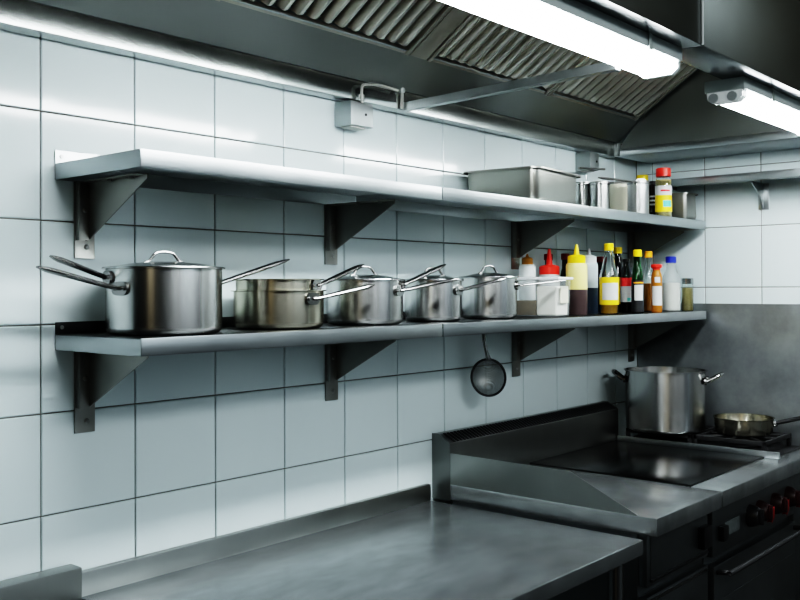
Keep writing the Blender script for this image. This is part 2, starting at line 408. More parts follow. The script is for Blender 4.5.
# fluorescent lamps under the flange
def lamp(x0, x1, label, ends):
    y0, y1 = -.757, -.662
    root = thing('fluorescent_lamp', ((x0 + x1) / 2, (y0 + y1) / 2, Z(.527)), label, 'lamp', 'fluorescent strip lamps under the hood')
    off = root.location
    MB(off).box(x0, x1, y0 - .004, y1 + .004, Z(.4965), Z(.5265), .003).build('housing', 'housing', root)
    a = x0 + (.035 if ends else .004)
    poly = [(y0 + .004, Z(.497)), (y0 + .004, Z(.483)), (y0 + .016, Z(.473)), (y1 - .016, Z(.473)), (y1 - .004, Z(.483)), (y1 - .004, Z(.497))]
    MB(off).prism(poly, 'x', a, x1 - .016, .003).build('diffuser', 'diffuser', root)
    MB(off).prism(poly, 'x', x1 - .016, x1 - .002, .003).build('end_cap', 'lamp_end', root)
    if ends: MB(off).prism([(y + (.0015 if y < -.70 else -.0015), z - (.001 if z < Z(.495) else 0)) for y, z in poly], 'x', x0 + .004, a, .003).build('end_cap', 'lamp_end', root)
    if ends:
        for yy in (-.729, -.681):
            MB(off).tube([(x0 + .0005, yy, Z(.4815)), (x0 + .02, yy, Z(.4815))], .0125, 18).build('tube_end', 'tube_end', root)
    for xx in (x0 + .2, x1 - .16):
        if x0 < xx < x1:
            MB(off).box(xx - .008, xx + .008, y0 - .007, y0 - .003, Z(.492), Z(.529), .0008).build('clip', 'galv', root)
    for xx in (x0 + .03, x1 - .05): MB(off).box(xx - .012, xx + .012, y0 + .004, y0 + .034, Z(.525), Z(.531), .001).build('hanger', 'housing', root)
    return root
lamp(-.14, 1.082, 'long glowing fluorescent lamp above the empty shelf section', False)
lamp(1.440, 2.125, 'second fluorescent lamp with two tube ends showing, near the side wall', True)

# junction boxes and pipe work on the gutter
def jbox(x0, x1, z0, z1, label):
    root = thing('junction_box', ((x0 + x1) / 2, -.03, Z(z0)), label, 'junction box', 'junction boxes under the hood gutter')
    off = root.location
    MB(off).box(x0, x1, -.058, -.001, Z(z0), Z(z1), .003).build('box_body', 'galv', root)
    MB(off).box(x0 + .006, x1 - .02, -.05, -.016, Z(z0) - .004, Z(z0), .001).build('base_plate', 'bracket', root)
    MB(off).disc(((x0 + x1) / 2 + .012, -.0575, Z((z0 + z1) / 2)), (0, -1, 0), .0035, .002, 10).build('screw', 'dark', root)
    return root, off
jr, off = jbox(.766, .846, .402, .462, 'small grey junction box with a bent pipe, above the middle bracket')
MB(off).tube(smooth_path([(.80, -.0615, Z(.458)), (.80, -.0615, Z(.488)), (.803, -.0615, Z(.501)), (.82, -.0615, Z(.507)), (.86, -.0615, Z(.512)), (.935, -.0615, Z(.510))], 5), .0038, 10).build('conduit_pipe', 'bracket', jr)
MB(off).tube([(.80, -.0615, Z(.466)), (.80, -.0615, Z(.478))], .007, 12).build('pipe_nut', 'bracket', jr)
jr, off = jbox(1.925, 1.985, .402, .462, 'small grey junction box in the far corner behind the spice jar')
MB(off).tube([(1.84, -.062, Z(.398)), (2.0, -.07, Z(.408))], .004, 8).build('clip_bar', 'bracket', jr)
noz = thing('spray_nozzle', (.965, -.062, Z(.466)), 'slim upright spray nozzle at the wall end of the brace bar', 'nozzle')
off = noz.location
MB(off).tube([(.960, -.0545, Z(.468)), (.960, -.0545, Z(.555))], .0042, 10).build('riser_pipe', 'bracket', noz)
MB(off).tube([(.960, -.0545, Z(.51)), (.960, -.0545, Z(.52))], .0075, 10).build('lower_nut', 'galv', noz)
MB(off).tube([(.945, -.0545, Z(.542)), (.975, -.0545, Z(.542))], .004, 10).build('cross_piece', 'galv', noz)
MB(off).tube([(.960, -.0545, Z(.545)), (.960, -.0545, Z(.562))], [.008, .004], 10).build('nozzle_tip', 'galv', noz)

# ------------------------------------------------------------------ pots
def pot_profile(r, h, t=.0018, br=.014, rim=.003):
    o = [(0, 0), (r - br, 0)] + [(r - br + br * math.sin(a), br - br * math.cos(a)) for a in [PI / 2 * k / 6 for k in range(1, 7)]]
    o += [(r, h - .003), (r + rim, h - .002), (r + rim, h), (r - t, h)]
    i = [(r - t, br)] + [(r - br + (br - t) * math.cos(a), br - (br - t) * math.sin(a)) for a in [PI / 2 * k / 5 for k in range(1, 6)]] + [(0, t)]
    return o + i
def long_handle(root, a, b, dirn, m='handle', w=.0085, name='handle'):
    """flattened tube handle from a (on the pot wall) to b, with a riveted plate"""
    a, b = Vector(a), Vector(b); d = (b - a)
    p1 = a + d * .12 + Vector((0, 0, -.001)); p2 = a + d * .55 + Vector((0, 0, -.0005))
    path = smooth_path([a, p1, p2, b], 6); n = len(path)
    rs = [w * (.75 + .45 * math.sin(PI * min(1, .15 + .85 * k / (n - 1)) * .5)) for k in range(n)]
    rs[-1] = w * .45; rs[-2] = w * .95
    o = MB().tube(path, rs, 12, .55).build(name, m, root)
    nv = Vector(dirn).normalized()
    pl = MB(); tz = Vector((0, 0, 1)); sd = nv.cross(tz).normalized()
    c = a
    pts = []
    for k in range(20):
        t = 2 * PI * k / 20
        pts.append(c + sd * .019 * math.copysign(abs(math.cos(t)) ** .7, math.cos(t)) + tz * .0125 * math.copysign(abs(math.sin(t)) ** .7, math.sin(t)))
    v = [p + nv * -.004 for p in pts] + [p + nv * .003 for p in pts]
    nn = 20
    pl._add(v, [tuple(range(nn)), tuple(range(2 * nn - 1, nn - 1, -1))] + [(i, (i + 1) % nn, nn + (i + 1) % nn, nn + i) for i in range(nn)])
    pl.build('mounting_plate', m, o)
    for s in (-1, 1):
        MB().disc(c + sd * .012 * s + nv * .002, nv, .0035, .004, 10).build('rivet', m, o)
    return o
def lid(root, r, h, m='lid', hz=.019, hw=.025, ang=0):
    prof = [(0, h + .0125), (r * .3, h + .0115), (r * .62, h + .008), (r * .86, h + .0035), (r + .0055, h + .0015), (r + .0065, h - .0005), (r + .004, h - .001), (r * .86, h + .002), (r * .62, h + .0065), (r * .3, h + .010), (0, h + .011)]
    lo = MB().lathe(prof, 64).build('lid', m, root)
    z = h + .0105
    ca, sa = math.cos(ang), math.sin(ang)
    pts = [(-hw - .012, z - .001), (-hw - .004, z + .002), (-hw + .002, z + hz * .5), (-hw + .009, z + hz - .002), (0, z + hz + .001), (hw - .009, z + hz - .002), (hw - .002, z + hz * .5), (hw + .004, z + .002), (hw + .012, z - .001)]
    MB().tube(smooth_path([(p * ca, p * sa, q) for p, q in pts], 4), .0028, 10).build('lid_handle', 'handle', lo)
    return lo
def pot(name, x, y, z, r, h, label, cat, group, mat='pot', with_lid=True, handles=(), lid_angle=None, hw=.0076):
    root = thing(name, (x, y, Z(z)), label, cat, group)
    MB().lathe(pot_profile(r, h, rim=.0058), 72).build('body', mat, root)
    if with_lid: lid(root, r, h, ang=R(-18) if lid_angle is None else lid_angle)
    for (adeg, hz, b) in handles:
        a = R(adeg); dirn = (math.cos(a), math.sin(a), 0)
        long_handle(root, (r * 1.012 * math.cos(a), r * 1.012 * math.sin(a), hz), (b[0] - x, b[1] - y, b[2] - z), dirn, w=hw)
    return root
G1 = 'saucepans along the lower shelf'
ZL = -.08
def ang(x, y, px_, py_): return math.degrees(math.atan2(py_ - y, px_ - x))
pot('saucepan', .161, -.155, ZL, .106, .122, 'largest lidded saucepan at the left end of the lower shelf, handles on both sides', 'saucepan', G1,
    handles=((190, .084, (-.116, -.205, .039)), (168, .104, (-.066, -.155, .059)), (5, .088, (.50, -.125, .066))))
pot('saucepan', .449, -.15, ZL, .094, .080, 'lower of two nested lidless saucepans beside the largest saucepan', 'saucepan', G1, 'pot_warm', False, handles=((-86, .062, (.623, -.262, .010)),))
pot('saucepan', .449, -.15, ZL + .025, .0895, .078, 'upper of two nested lidless saucepans, dark handle raised', 'saucepan', G1, 'pot_warm', False, handles=((-74, .064, (.655, -.20, .056)),))
pot('saucepan', .713, -.15, ZL, .089, .103, 'lidded saucepan directly right of the nested pair', 'saucepan', G1, handles=((-76, .078, (.918, -.265, .026)), (-62, .092, (.97, -.185, .062))))
pot('saucepan', .965, -.15, ZL, .072, .104, 'narrow lidded saucepan second from the condiments', 'saucepan', G1, handles=((-81, .078, (1.128, -.258, .028)),))
pot('saucepan', 1.207, -.15, ZL, .0755, .113, 'small lidded saucepan right beside the plastic tub', 'saucepan', G1, handles=((-62, .09, (1.395, -.275, .024)),), lid_angle=R(-10), hw=.0042)

# stockpot and pan on the burners
ZG = -.485
sp = thing('stockpot', (2.172, -.205, Z(ZG)), 'tall open stockpot with two loop handles on the burner', 'stockpot')
MB().lathe(pot_profile(.134, .205, .002, .012, .0055), 80).build('body', 'pot', sp)
for a in (-72, 113):
    a = R(a); d = Vector((math.cos(a), math.sin(a), 0)); s = Vector((-d.y, d.x, 0)); r = .135
    L = .052 if a < 0 else .040
    pts = [d * r + s * .034 + Vector((0, 0, .172)), d * (r + .012) + s * .034 + Vector((0, 0, .174)), d * (r + L * .8) + s * .03 + Vector((0, 0, .19)), d * (r + L) + s * .014 + Vector((0, 0, .196)),
           d * (r + L) - s * .014 + Vector((0, 0, .196)), d * (r + L * .8) - s * .03 + Vector((0, 0, .19)), d * (r + .012) - s * .034 + Vector((0, 0, .174)), d * r - s * .034 + Vector((0, 0, .172))]
    h = MB().tube(smooth_path(pts, 5), .006, 10).build('handle', 'handle', sp)
    for k in (1, -1):
        MB().tube([d * (r - .003) + s * .034 * k + Vector((0, 0, .172)), d * (r + .004) + s * .034 * k + Vector((0, 0, .172))], .012, 14).build('mounting_plate', 'handle', h)
fp_ = thing('frying_pan', (2.252, -.445, Z(ZG)), 'shallow brownish frying pan with long dark handle on the burner', 'pan')
MB().lathe([(0, 0), (.082, 0), (.088, .003), (.092, .012), (.094, .05), (.098, .0525), (.098, .054), (.092, .0535), (.0905, .014), (.084, .004), (0, .002)], 72).build('body', 'pot_warm', fp_)
h = MB().tube(smooth_path([(.034, -.088, .036), (.04, -.12, .045), (.05, -.19, .064), (.06, -.32, .088)], 6), [.007] + [.010] * 17 + [.007], 12, .7).build('handle', 'iron', fp_)
MB().tube([(.034, -.086, .036), (.037, -.099, .037)], [.015, .009], 14, .8).build('mounting_plate', 'handle', h)
for k in (-1, 1): MB().disc((.034 + .010 * k, -.092, .03), (.3, -1, 0), .0035, .005, 10).build('rivet', 'handle', h)

# ------------------------------------------------------------------ cooking line
ZR = -.530
ZD = .043                     # depth of the top's folded edge
YFR = -.664                   # front edge of the tops
X0, XS, XD, XO = 1.143, 1.525, 2.09, 2.18
# flue riser along the wall
fr = thing('flue_riser', (1.65, -.03, Z(ZR)), 'dark slotted flue upstand along the wall behind the griddle', 'upstand')
off = fr.location
RX1 = 2.10
MB(off).prism([(-.001, Z(-.575)), (-.001, Z(-.398)), (-.022, Z(-.398)), (-.062, Z(-.420)), (-.062, Z(-.575))], 'x', X0, RX1, .0012).build('riser_body', 'riser', fr)
mb = MB(off)
sa, sb = Vector((-.024, -.3985)), Vector((-.059, -.4177))
nn = Vector((-(sa.y - sb.y), (sa.x - sb.x))).normalized()
k = 0; x = X0 + .02
while x < RX1 - .02:
    pts = []
    for (p, xx) in ((sa + nn * .0012, x), (sb + nn * .0012, x + .004), (sb + nn * .0012, x + .012), (sa + nn * .0012, x + .008)): pts.append((xx, p.x, Z(p.y)))
    lo = [(q[0], q[1] + .001, q[2] - .002) for q in pts]
    mb._add(pts + lo, [(0, 1, 2, 3), (4, 5, 6, 7), (0, 1, 5, 4), (1, 2, 6, 5), (2, 3, 7, 6), (3, 0, 4, 7)])
    x += .0155
tag(mb.build('vent_slots', 'dark', fr), 'black slanted vent slots')
# neutral cabinet with splash guard at its left end
cab = thing('base_cabinet', (1.33, -.34, 0), 'dark steel base cabinet with side splash guard beside the prep table', 'cabinet')
off = cab.location
MB(off).box(X0, XS - .001, YFR, -.063, Z(ZR) - ZD, Z(ZR), .003).build('worktop', 'range_top', cab)
MB(off).prism([(-.0632, Z(ZR) - .001), (-.0632, Z(-.446)), (-.435, Z(-.449)), (-.615, Z(ZR) + .001), (-.615, Z(ZR) - .001)], 'x', X0 + .001, X0 + .0025).build('splash_guard', 'range', cab)
MB(off).box(X0 + .01, XS - .004, -.61, -.063, .12, Z(ZR) - ZD, .002).build('carcass', 'front', cab)
dr = MB(off); dr.box(X0 + .014, XS - .018, -.632, -.61, Z(-.70), Z(-.565), .003); dr.box(X0 + .03, XS - .03, -.6335, -.632, Z(-.685), Z(-.58), 0)
dr = dr.build('drawer', 'front', cab)
mb = MB(off); mb.box(XS - .085, XS - .033, -.652, -.632, Z(-.668), Z(-.612), .004); mb.box(X0 + .028, XS - .028, -.6395, -.632, Z(-.688), Z(-.682), .001)
mb.build('drawer_handle', 'black_plastic', dr)
do = MB(off).box(X0 + .014, XS - .018, -.632, -.61, .15, Z(-.722), .003).build('door', 'front', cab)
MB(off).box(X0 + .03, XS - .034, -.637, -.632, Z(-.735), Z(-.728), .001).build('door_handle', 'handle', do)
for xx in (X0 + .05, XS - .05):
    for yy in (-.58, -.06): MB(off).tube([(xx, yy, 0), (xx, yy, .12)], .02, 14).build('leg', 'bracket', cab)
# range with griddle plate and open burners
rg = thing('cooking_range', (1.95, -.34, 0), 'dark steel cooking range with griddle plate, open burners and red knobs', 'range')
off = rg.location
RXE = XR - .012
MB(off).box(XS + .001, RXE, YFR, -.063, Z(ZR) - ZD, Z(ZR), .003).build('worktop', 'range_top', rg)
gp = MB(off).box(XS + .004, XD - .012, -.576, -.066, Z(ZR), Z(ZR) + .0045, .002).build('griddle_plate', 'griddle', rg)
tag(gp, 'smooth black griddle plate')
MB(off).box(XD - .007, XD + .007, -.618, -.066, Z(ZR), Z(-.510), .003).build('divider_strip', 'shelf', rg)
MB(off).box(XD + .012, RXE - .002, -.60, -.066, Z(ZR), Z(ZR) + .003, .001).build('burner_well', 'iron', rg)
for yc in (-.205, -.45):
    g = MB(off); xc = (XD + RXE) / 2 + .003; hx = (RXE - XD) / 2 - .016; hy = .118
    zt = Z(ZG) - .0005; zb = zt - .014
    g.box(xc - hx, xc + hx, yc - hy, yc - hy + .012, zb, zt, .002); g.box(xc - hx, xc + hx, yc + hy - .012, yc + hy, zb, zt, .002)
    g.box(xc - hx, xc - hx + .012, yc - hy, yc + hy, zb, zt, .002); g.box(xc + hx - .012, xc + hx, yc - hy, yc + hy, zb, zt, .002)
    for k in range(8):
        a = PI / 4 * k + PI / 8 * 0
        e = min(hx / max(1e-6, abs(math.cos(a))), hy / max(1e-6, abs(math.sin(a))))
        p, q = (xc + .035 * math.cos(a), yc + .035 * math.sin(a)), (xc + e * .96 * math.cos(a), yc + e * .96 * math.sin(a))
        g.tube([(p[0], p[1], zt - .005), (q[0], q[1], zt - .005), ], .005, 8)
    for sx in (-1, 1):
        for sy in (-1, 1): g.box(xc + sx * (hx - .006) - .006, xc + sx * (hx - .006) + .006, yc + sy * (hy - .006) - .006, yc + sy * (hy - .006) + .006, Z(ZR) + .002, zb + .002, .001)
    g.build('burner_grate', 'iron', rg)
    MB(off).lathe([(0, 0), (.045, 0), (.048, .006), (.04, .012), (.026, .014), (.024, .018), (0, .019)], 28, (xc, yc, Z(ZR) + .003)).build('burner', 'iron', rg)
MB(off).box(XS + .006, RXE, -.61, -.063, .12, Z(ZR) - ZD, .002).build('carcass', 'front', rg)
cp = MB(off).box(XS + .012, XO - .004, -.632, -.61, Z(-.712), Z(-.563), .003).build('control_panel', 'front', rg)
pl = MB(off); pl.box(1.615, 1.72, -.634, -.632, Z(-.672), Z(-.634), .001); pl.build('rating_plate', 'plate_label', cp)
MB(off).box(1.575, 1.61, -.648, -.632, Z(-.676), Z(-.636), .004).build('switch', 'black_plastic', cp)
for i, (kx, red) in enumerate(((1.80, 0), (1.87, 1), (1.995, 1), (2.045, 0), (2.115, 1))):
    if i == 3: continue
    kz = Z(-.648)
    kb = MB(off); kb.tube([(kx, -.632, kz), (kx, -.642, kz), (kx, -.655, kz), (kx, -.662, kz)], [.032, .031, .026, .022], 20)
    kb.box(kx - .006, kx + .006, -.672, -.66, kz - .022, kz + .022, .003)
    kb = kb.build('knob', 'knob_dark' if red else 'black_plastic', cp)
    if red: tag(MB(off).prism([(kx + .008, kz - .03), (kx + .028, kz - .016), (kx + .03, kz + .012), (kx + .008, kz + .002)], 'y', -.6675, -.655, .002).build('knob_face', 'knob_red', kb), 'red marker on the knob')
od = MB(off).box(XS + .012, XO - .004, -.636, -.61, .15, Z(-.735), .004).build('oven_door', 'front', rg)
MB(off).box(XS + .05, XO - .04, -.638, -.636, .2, Z(-.83), .0005).build('door_panel', 'front', od)
mb = MB(off); mb.tube(smooth_path([(XS + .03, -.636, Z(-.752)), (XS + .035, -.668, Z(-.748)), (XS + .07, -.676, Z(-.747)), (XO - .06, -.676, Z(-.747)), (XO - .025, -.668, Z(-.748)), (XO - .02, -.636, Z(-.752))], 5), .007, 10)
mb.build('door_handle', 'iron', od)
MB(off).box(XO + .004, RXE, -.628, -.61, .15, Z(-.565), .003).build('side_filler', 'front', rg)
for xx in (XS + .06, RXE - .06):
    for yy in (-.58, -.06): MB(off).tube([(xx, yy, 0), (xx, yy, .12)], .02, 14).build('leg', 'bracket', rg)
# steel splashback on the side wall
sb_ = MB().box(XR - .010, XR - .0045, -2.2, -.006, 0, Z(-.054), .001).build('splashback_panel', 'splash')  # unseen stretch down to the floor added to darken reflections in the worktop fronts
tag(sb_, 'smeared steel splashback panel on the side wall behind the burners', 'splashback')

# ------------------------------------------------------------------ prep tables
ZT = -.576
pt = thing('prep_table', (.6, -.32, 0), 'large stainless prep table with rear upstand below the saucepan shelf', 'table')
off = pt.location
TX0, TX1, TY = .068, 1.120, -.642
MB(off).box(TX0, TX1, TY, -.005, Z(ZT) - .036, Z(ZT), .004, 3).build('tabletop', 'table', pt)
MB(off).box(TX0, TX1 - .006, -.020, -.005, Z(ZT) - .01, Z(-.530), .0025).build('upstand', 'range', pt)
for xx in (TX0 + .05, TX1 - .045):
    for yy in (-.595, -.06):
        l = MB(off).tube([(xx, yy, .0), (xx, yy, Z(ZT) - .036)], .0185, 18).build('leg', 'handle', pt)
MB(off).box(TX0 + .04, TX1 - .04, -.60, -.04, .24, .255, .003).build('undershelf', 'front', pt)
ct = thing('side_counter', (-.5, -.32, 0), 'second steel counter at the left edge with a thicker upstand', 'table')
off = ct.location
MB(off).box(-1.1, .056, -.645, -.006, Z(-.62), Z(-.595), .003).build('tabletop', 'table', ct)
MB(off).box(-1.1, .056, -.046, -.006, Z(-.60), Z(-.512), .003).build('upstand', 'range', ct)
for xx in (-1.05, .01):
    for yy in (-.595, -.06): MB(off).tube([(xx, yy, .0), (xx, yy, Z(-.62))], .0185, 18).build('leg', 'handle', ct)
MB(off).box(-1.06, .02, -.60, -.04, .24, .255, .003).build('undershelf', 'front', ct)

# ------------------------------------------------------------------ hanging strainer
st = thing('strainer', (1.315, -.07, Z(-.252)), 'round wire mesh strainer hanging under the lower shelf', 'strainer')
rr = .052
# the bowl faces out from the wall, slightly turned towards the room
rot = Matrix.Rotation(R(-32), 4, 'Z') @ Matrix.Rotation(R(82), 4, 'X')
def rotate(o, m=rot):
    o.data.transform(m); return o
prof = [(rr * math.cos(a), -.042 * math.sin(a)) for a in [PI / 2 * k / 8 for k in range(9)]]
rotate(MB().lathe(prof, 40).build('mesh_bowl', 'mesh', st))
ring = [(rr * math.cos(2 * PI * k / 40), rr * math.sin(2 * PI * k / 40), 0) for k in range(41)]
rotate(MB().tube(ring, .0035, 10, caps=False).build('rim', 'black_plastic', st))
MB().tube(smooth_path([(-.012, -.006, .054), (-.016, -.004, .075), (-.022, 0, .11), (-.026, 0, .135), (-.03, .004, .141)], 5), .0042, 10, 1.5).build('handle', 'handle', st)
MB().tube(smooth_path([(-.0, -.006, .053), (-.010, -.006, .066), (-.014, -.005, .075)], 5), .003, 8).build('neck_wire', 'handle', st)
MB().tube(smooth_path([(-.028, .0, .128), (-.037, .004, .134), (-.036, .006, .146), (-.034, .006, .1702)], 5), .002, 8).build('hook', 'handle', st)

# ------------------------------------------------------------------ bottles, tubs and jars on the lower shelf
def bottle(name, x, y, z, prof, mat, label, cat, group, cap=None, liquid=None, labels=(), seg=36, extra=()):
    root = thing(name, (x, y, Z(z)), label, cat, group)
    MB().lathe(prof, seg).build('body', mat, root)
    if liquid:
        lp, lm = liquid; MB().lathe(lp, seg).build('contents', lm, root)
    if cap:
        cpf, cm = cap; MB().lathe(cpf, 28).build('cap', cm, root)
    for (r, z0, z1, m, a0, a1) in labels:
        # a curved label: an arc of the bottle's side
        mb = MB(); n = 18
        v = [(r * math.cos(a0 + (a1 - a0) * k / n), r * math.sin(a0 + (a1 - a0) * k / n), zz) for zz in (z0, z1) for k in range(n + 1)]
        mb._add(v, [(k, k + 1, n + 2 + k, n + 1 + k) for k in range(n)])
        o = mb.build('bottle_label', m, root)
    return root
def full(r, z0, z1, m): return (r, z0, z1, m, 0, 2 * PI)
FA = -2.45                     # direction a bottle shows towards the room
def arc(r, z0, z1, m, half=.8, c=FA): return (r, z0, z1, m, c - half, c + half)
def solid(r, h, z0=.002): return [(0, z0), (r * .9, z0), (r, z0 + .004), (r, h), (0, h)]
def shell(pts, t=.0016):
    """closed bottle: outside profile then inside"""
    ins = [(max(r - t, .001), z) for r, z in reversed(pts[1:])]
    return pts + ins[:-1] + [(ins[-1][0], pts[0][1] + t), (0, pts[0][1] + t)]
def capp(r, z0, z1): return [(0, z0), (r, z0), (r, z1 - .002), (r - .002, z1), (0, z1)]
GB = 'sauce and oil bottles on the lower shelf'
# plastic tub with grains and flour
tb = thing('food_tub', (1.437, -.168, Z(ZL)), 'clear plastic tub of flour and grain with white lid', 'tub')
tb.rotation_euler.z = 0
def tubshape(x0, x1, y0, y1, z0, z1, e=.004): return MB().box(x0, x1, y0, y1, z0, z1, e, 3)
w2, d2, hh = .036, .080, .108
mb = MB()
lo = [(-w2 * .94, -d2 * .94, 0), (w2 * .94, -d2 * .94, 0), (w2 * .94, d2 * .94, 0), (-w2 * .94, d2 * .94, 0)]; hi = [(-w2, -d2, hh), (w2, -d2, hh), (w2, d2, hh), (-w2, d2, hh)]
mb._add(lo + hi, [(0, 3, 2, 1), (4, 5, 6, 7)] + [(k, (k + 1) % 4, 4 + (k + 1) % 4, 4 + k) for k in range(4)], .006, 3)
mb.build('body', 'plastic_clear', tb)
MB().box(-w2 - .005, w2 + .005, -d2 - .005, d2 + .005, hh - .002, hh + .006, .003).build('lid', 'white_plastic', tb)
MB().box(-w2 * .90, w2 * .90, -d2 * .04, d2 * .9, .004, .047, .005, 3).build('grain_filling', 'grain', tb)
MB().box(-w2 * .90, w2 * .90, -d2 * .9, -d2 * .06, .004, .088, .008, 3).build('flour_filling', 'flour', tb)
MB().box(-w2 * .6, w2 * .6, -d2 * .985, -d2 * .975, .04, .088, 0).build('side_label', 'cream', tb)
# bottles behind the tub
def squeeze(x, y, r, h, cap_m, body_m, label, group=GB, nozzle=.032, capr=None, caph=.022, fill=None):
    capr = capr or r * .84
    pf = [(0, 0), (r * .92, 0), (r, .005), (r, h * .93), (r * .95, h * .98), (r * .75, h), (0, h)]
    cpf = [(0, h - .001), (capr, h - .001), (capr, h + caph * .85), (capr * .85, h + caph), (capr * .32, h + caph + .003), (capr * .24, h + caph + nozzle * .5), (capr * .12, h + caph + nozzle), (0, h + caph + nozzle)]
    root = thing('squeeze_bottle', (x, y, Z(ZL)), label, 'bottle', group)
    MB().lathe(pf, 36).build('body', body_m, root)
    MB().lathe(cpf, 30).build('cap', cap_m, root)
    if fill:
        fh, fm = fill
        MB().lathe([(0, .001), (r * .93, -.0002), (r * 1.006, .005), (r * 1.006, fh), (r * .99, fh + .0005)], 36).build('contents', fm, root)
    return root
squeeze(1.537, -.058, .025, .155, 'amber_cap', 'plastic_milky', 'pale squeeze bottle with amber brown cap behind the tub', nozzle=.012, capr=.017, caph=.02)
squeeze(1.619, -.085, .033, .126, 'red', 'plastic_milky', 'squeeze bottle with a bright red pointed cap behind the tub', nozzle=.052, capr=.031, caph=.026)
squeeze(1.651, -.162, .0325, .160, 'yellow', 'squeeze_yellow', 'yellow squeeze bottle half full of brown sauce', nozzle=.034, fill=(.078, 'sauce_brown'))
squeeze(1.812, -.115, .0275, .164, 'white_plastic', 'squeeze_white', 'white squeeze bottle half full of dark sauce', nozzle=.024, fill=(.083, 'sauce_grey'))
# dark bottles at the back of the shelf
def tall(r, h, neck=.011, sh=.55, nk=.78): return [(0, 0), (r * .93, 0), (r, .004), (r, h * sh), (r * .93, h * (sh + .06)), (neck * 1.25, h * nk), (neck, h * (nk + .05)), (neck, h)]
for (x, y, r, h, cm, lab) in ((1.694, -.035, .022, .192, 'darkred', 'dark bottle with maroon cap behind the red squeeze cap'),
                              (1.806, -.030, .021, .196, 'darkred', 'dark red capped bottle behind the yellow squeeze bottle'),
                              (2.036, -.032, .022, .192, 'darkred', 'dark red capped bottle behind the white squeeze bottle'),):
    bottle('sauce_bottle', x, y, ZL, shell(tall(r, h - .018)), 'glass_dark', lab, 'bottle', GB, (capp(.014, h - .02, h), cm), (solid(r * .9, h * .5), 'darkliq'))
# front row of bottles
def cone(r, h, neck=.0115): return [(0, 0), (r * .95, 0), (r, .004), (r, h * .56), (r * .96, h * .61), (r * .72, h * .72), (neck * 1.35, h * .88), (neck, h * .93), (neck, h)]
bottle('oil_bottle', 1.785, -.20, ZL, shell(cone(.0295, .205)), 'glass', 'large clear oil bottle with yellow cap and yellow label', 'bottle', GB, (capp(.0145, .2, .222), 'yellow'), (solid(.0265, .048), 'oil'),
       (full(.0300, .030, .116, 'lab_yellow'), arc(.0303, .045, .098, 'lab_white', .95, FA)))
bottle('oil_bottle', 1.977, -.13, ZL, shell(cone(.0235, .202)), 'glass_dark', 'yellow capped bottle directly behind the large clear oil bottle', 'bottle', GB, (capp(.0145, .198, .219), 'yellow'), (solid(.0205, .05), 'oil'), (full(.0240, .028, .118, 'lab_yellow'),))
bottle('sauce_bottle', 1.950, -.175, ZL, shell(tall(.0195, .17, .010, .68, .86)), 'glass_dark', 'dark sauce bottle with red and white label', 'bottle', GB, (capp(.012, .168, .178), 'lab_black'), (solid(.0175, .115), 'darkliq'),
       (full(.0200, .088, .116, 'lab_red'), full(.0200, .036, .088, 'lab_white'), arc(.0203, .04, .05, 'lab_teal', .3, FA + .2)))
bottle('sauce_bottle', 1.927, -.226, ZL, shell(tall(.0195, .188, .0115, .58, .76)), 'glass_green', 'green glass bottle with yellow cap and white label', 'bottle', GB, (capp(.0140, .184, .206), 'yellow'), (solid(.0175, .098), 'darkliq'),
       (full(.0199, .004, .108, 'lab_black'), arc(.0202, .042, .092, 'lab_white', .75, FA), arc(.0202, .097, .101, 'orange', .9, FA)))
bottle('vinegar_bottle', 2.151, -.155, ZL, shell(tall(.0205, .19, .0105, .56, .72)), 'glass', 'slim clear bottle of amber vinegar with orange cap', 'bottle', GB, (capp(.0135, .188, .210), 'orange'), (solid(.0185, .098), 'amber'))
bottle('sauce_bottle', 2.047, -.235, ZL, [(0, 0), (.0165, 0), (.018, .004), (.018, .118), (.0165, .128), (.013, .136), (.013, .142), (0, .142)], 'amber', 'short amber sauce bottle with wide red cap', 'bottle', GB, ([(0, .141), (.013, .141), (.013, .147), (.0185, .150), (.0185, .158), (.017, .16), (0, .16)], 'red'), None,
       (arc(.0184, .024, .088, 'lab_white', 1.0, FA - .1), arc(.0184, .1, .118, 'lab_white', .5, FA - .1)))
bottle('milk_bottle', 2.238, -.198, ZL, shell([(0, 0), (.029, 0), (.032, .005), (.032, .1), (.03, .118), (.022, .138), (.0165, .148), (.0165, .172)], .001), 'plastic_clear', 'clear plastic bottle of white liquid with blue cap', 'bottle', GB, (capp(.0185, .17, .192), 'blue'), (solid(.0305, .100), 'milk'))
bottle('spice_jar', 2.290, -.235, ZL, shell([(0, 0), (.0185, 0), (.020, .004), (.020, .086), (.0185, .092), (.0185, .098)], .001), 'glass', 'small glass spice jar with steel lid at the end of the lower shelf', 'jar', None, (capp(.0205, .095, .116), 'lid'), (solid(.0183, .082), 'spice'))

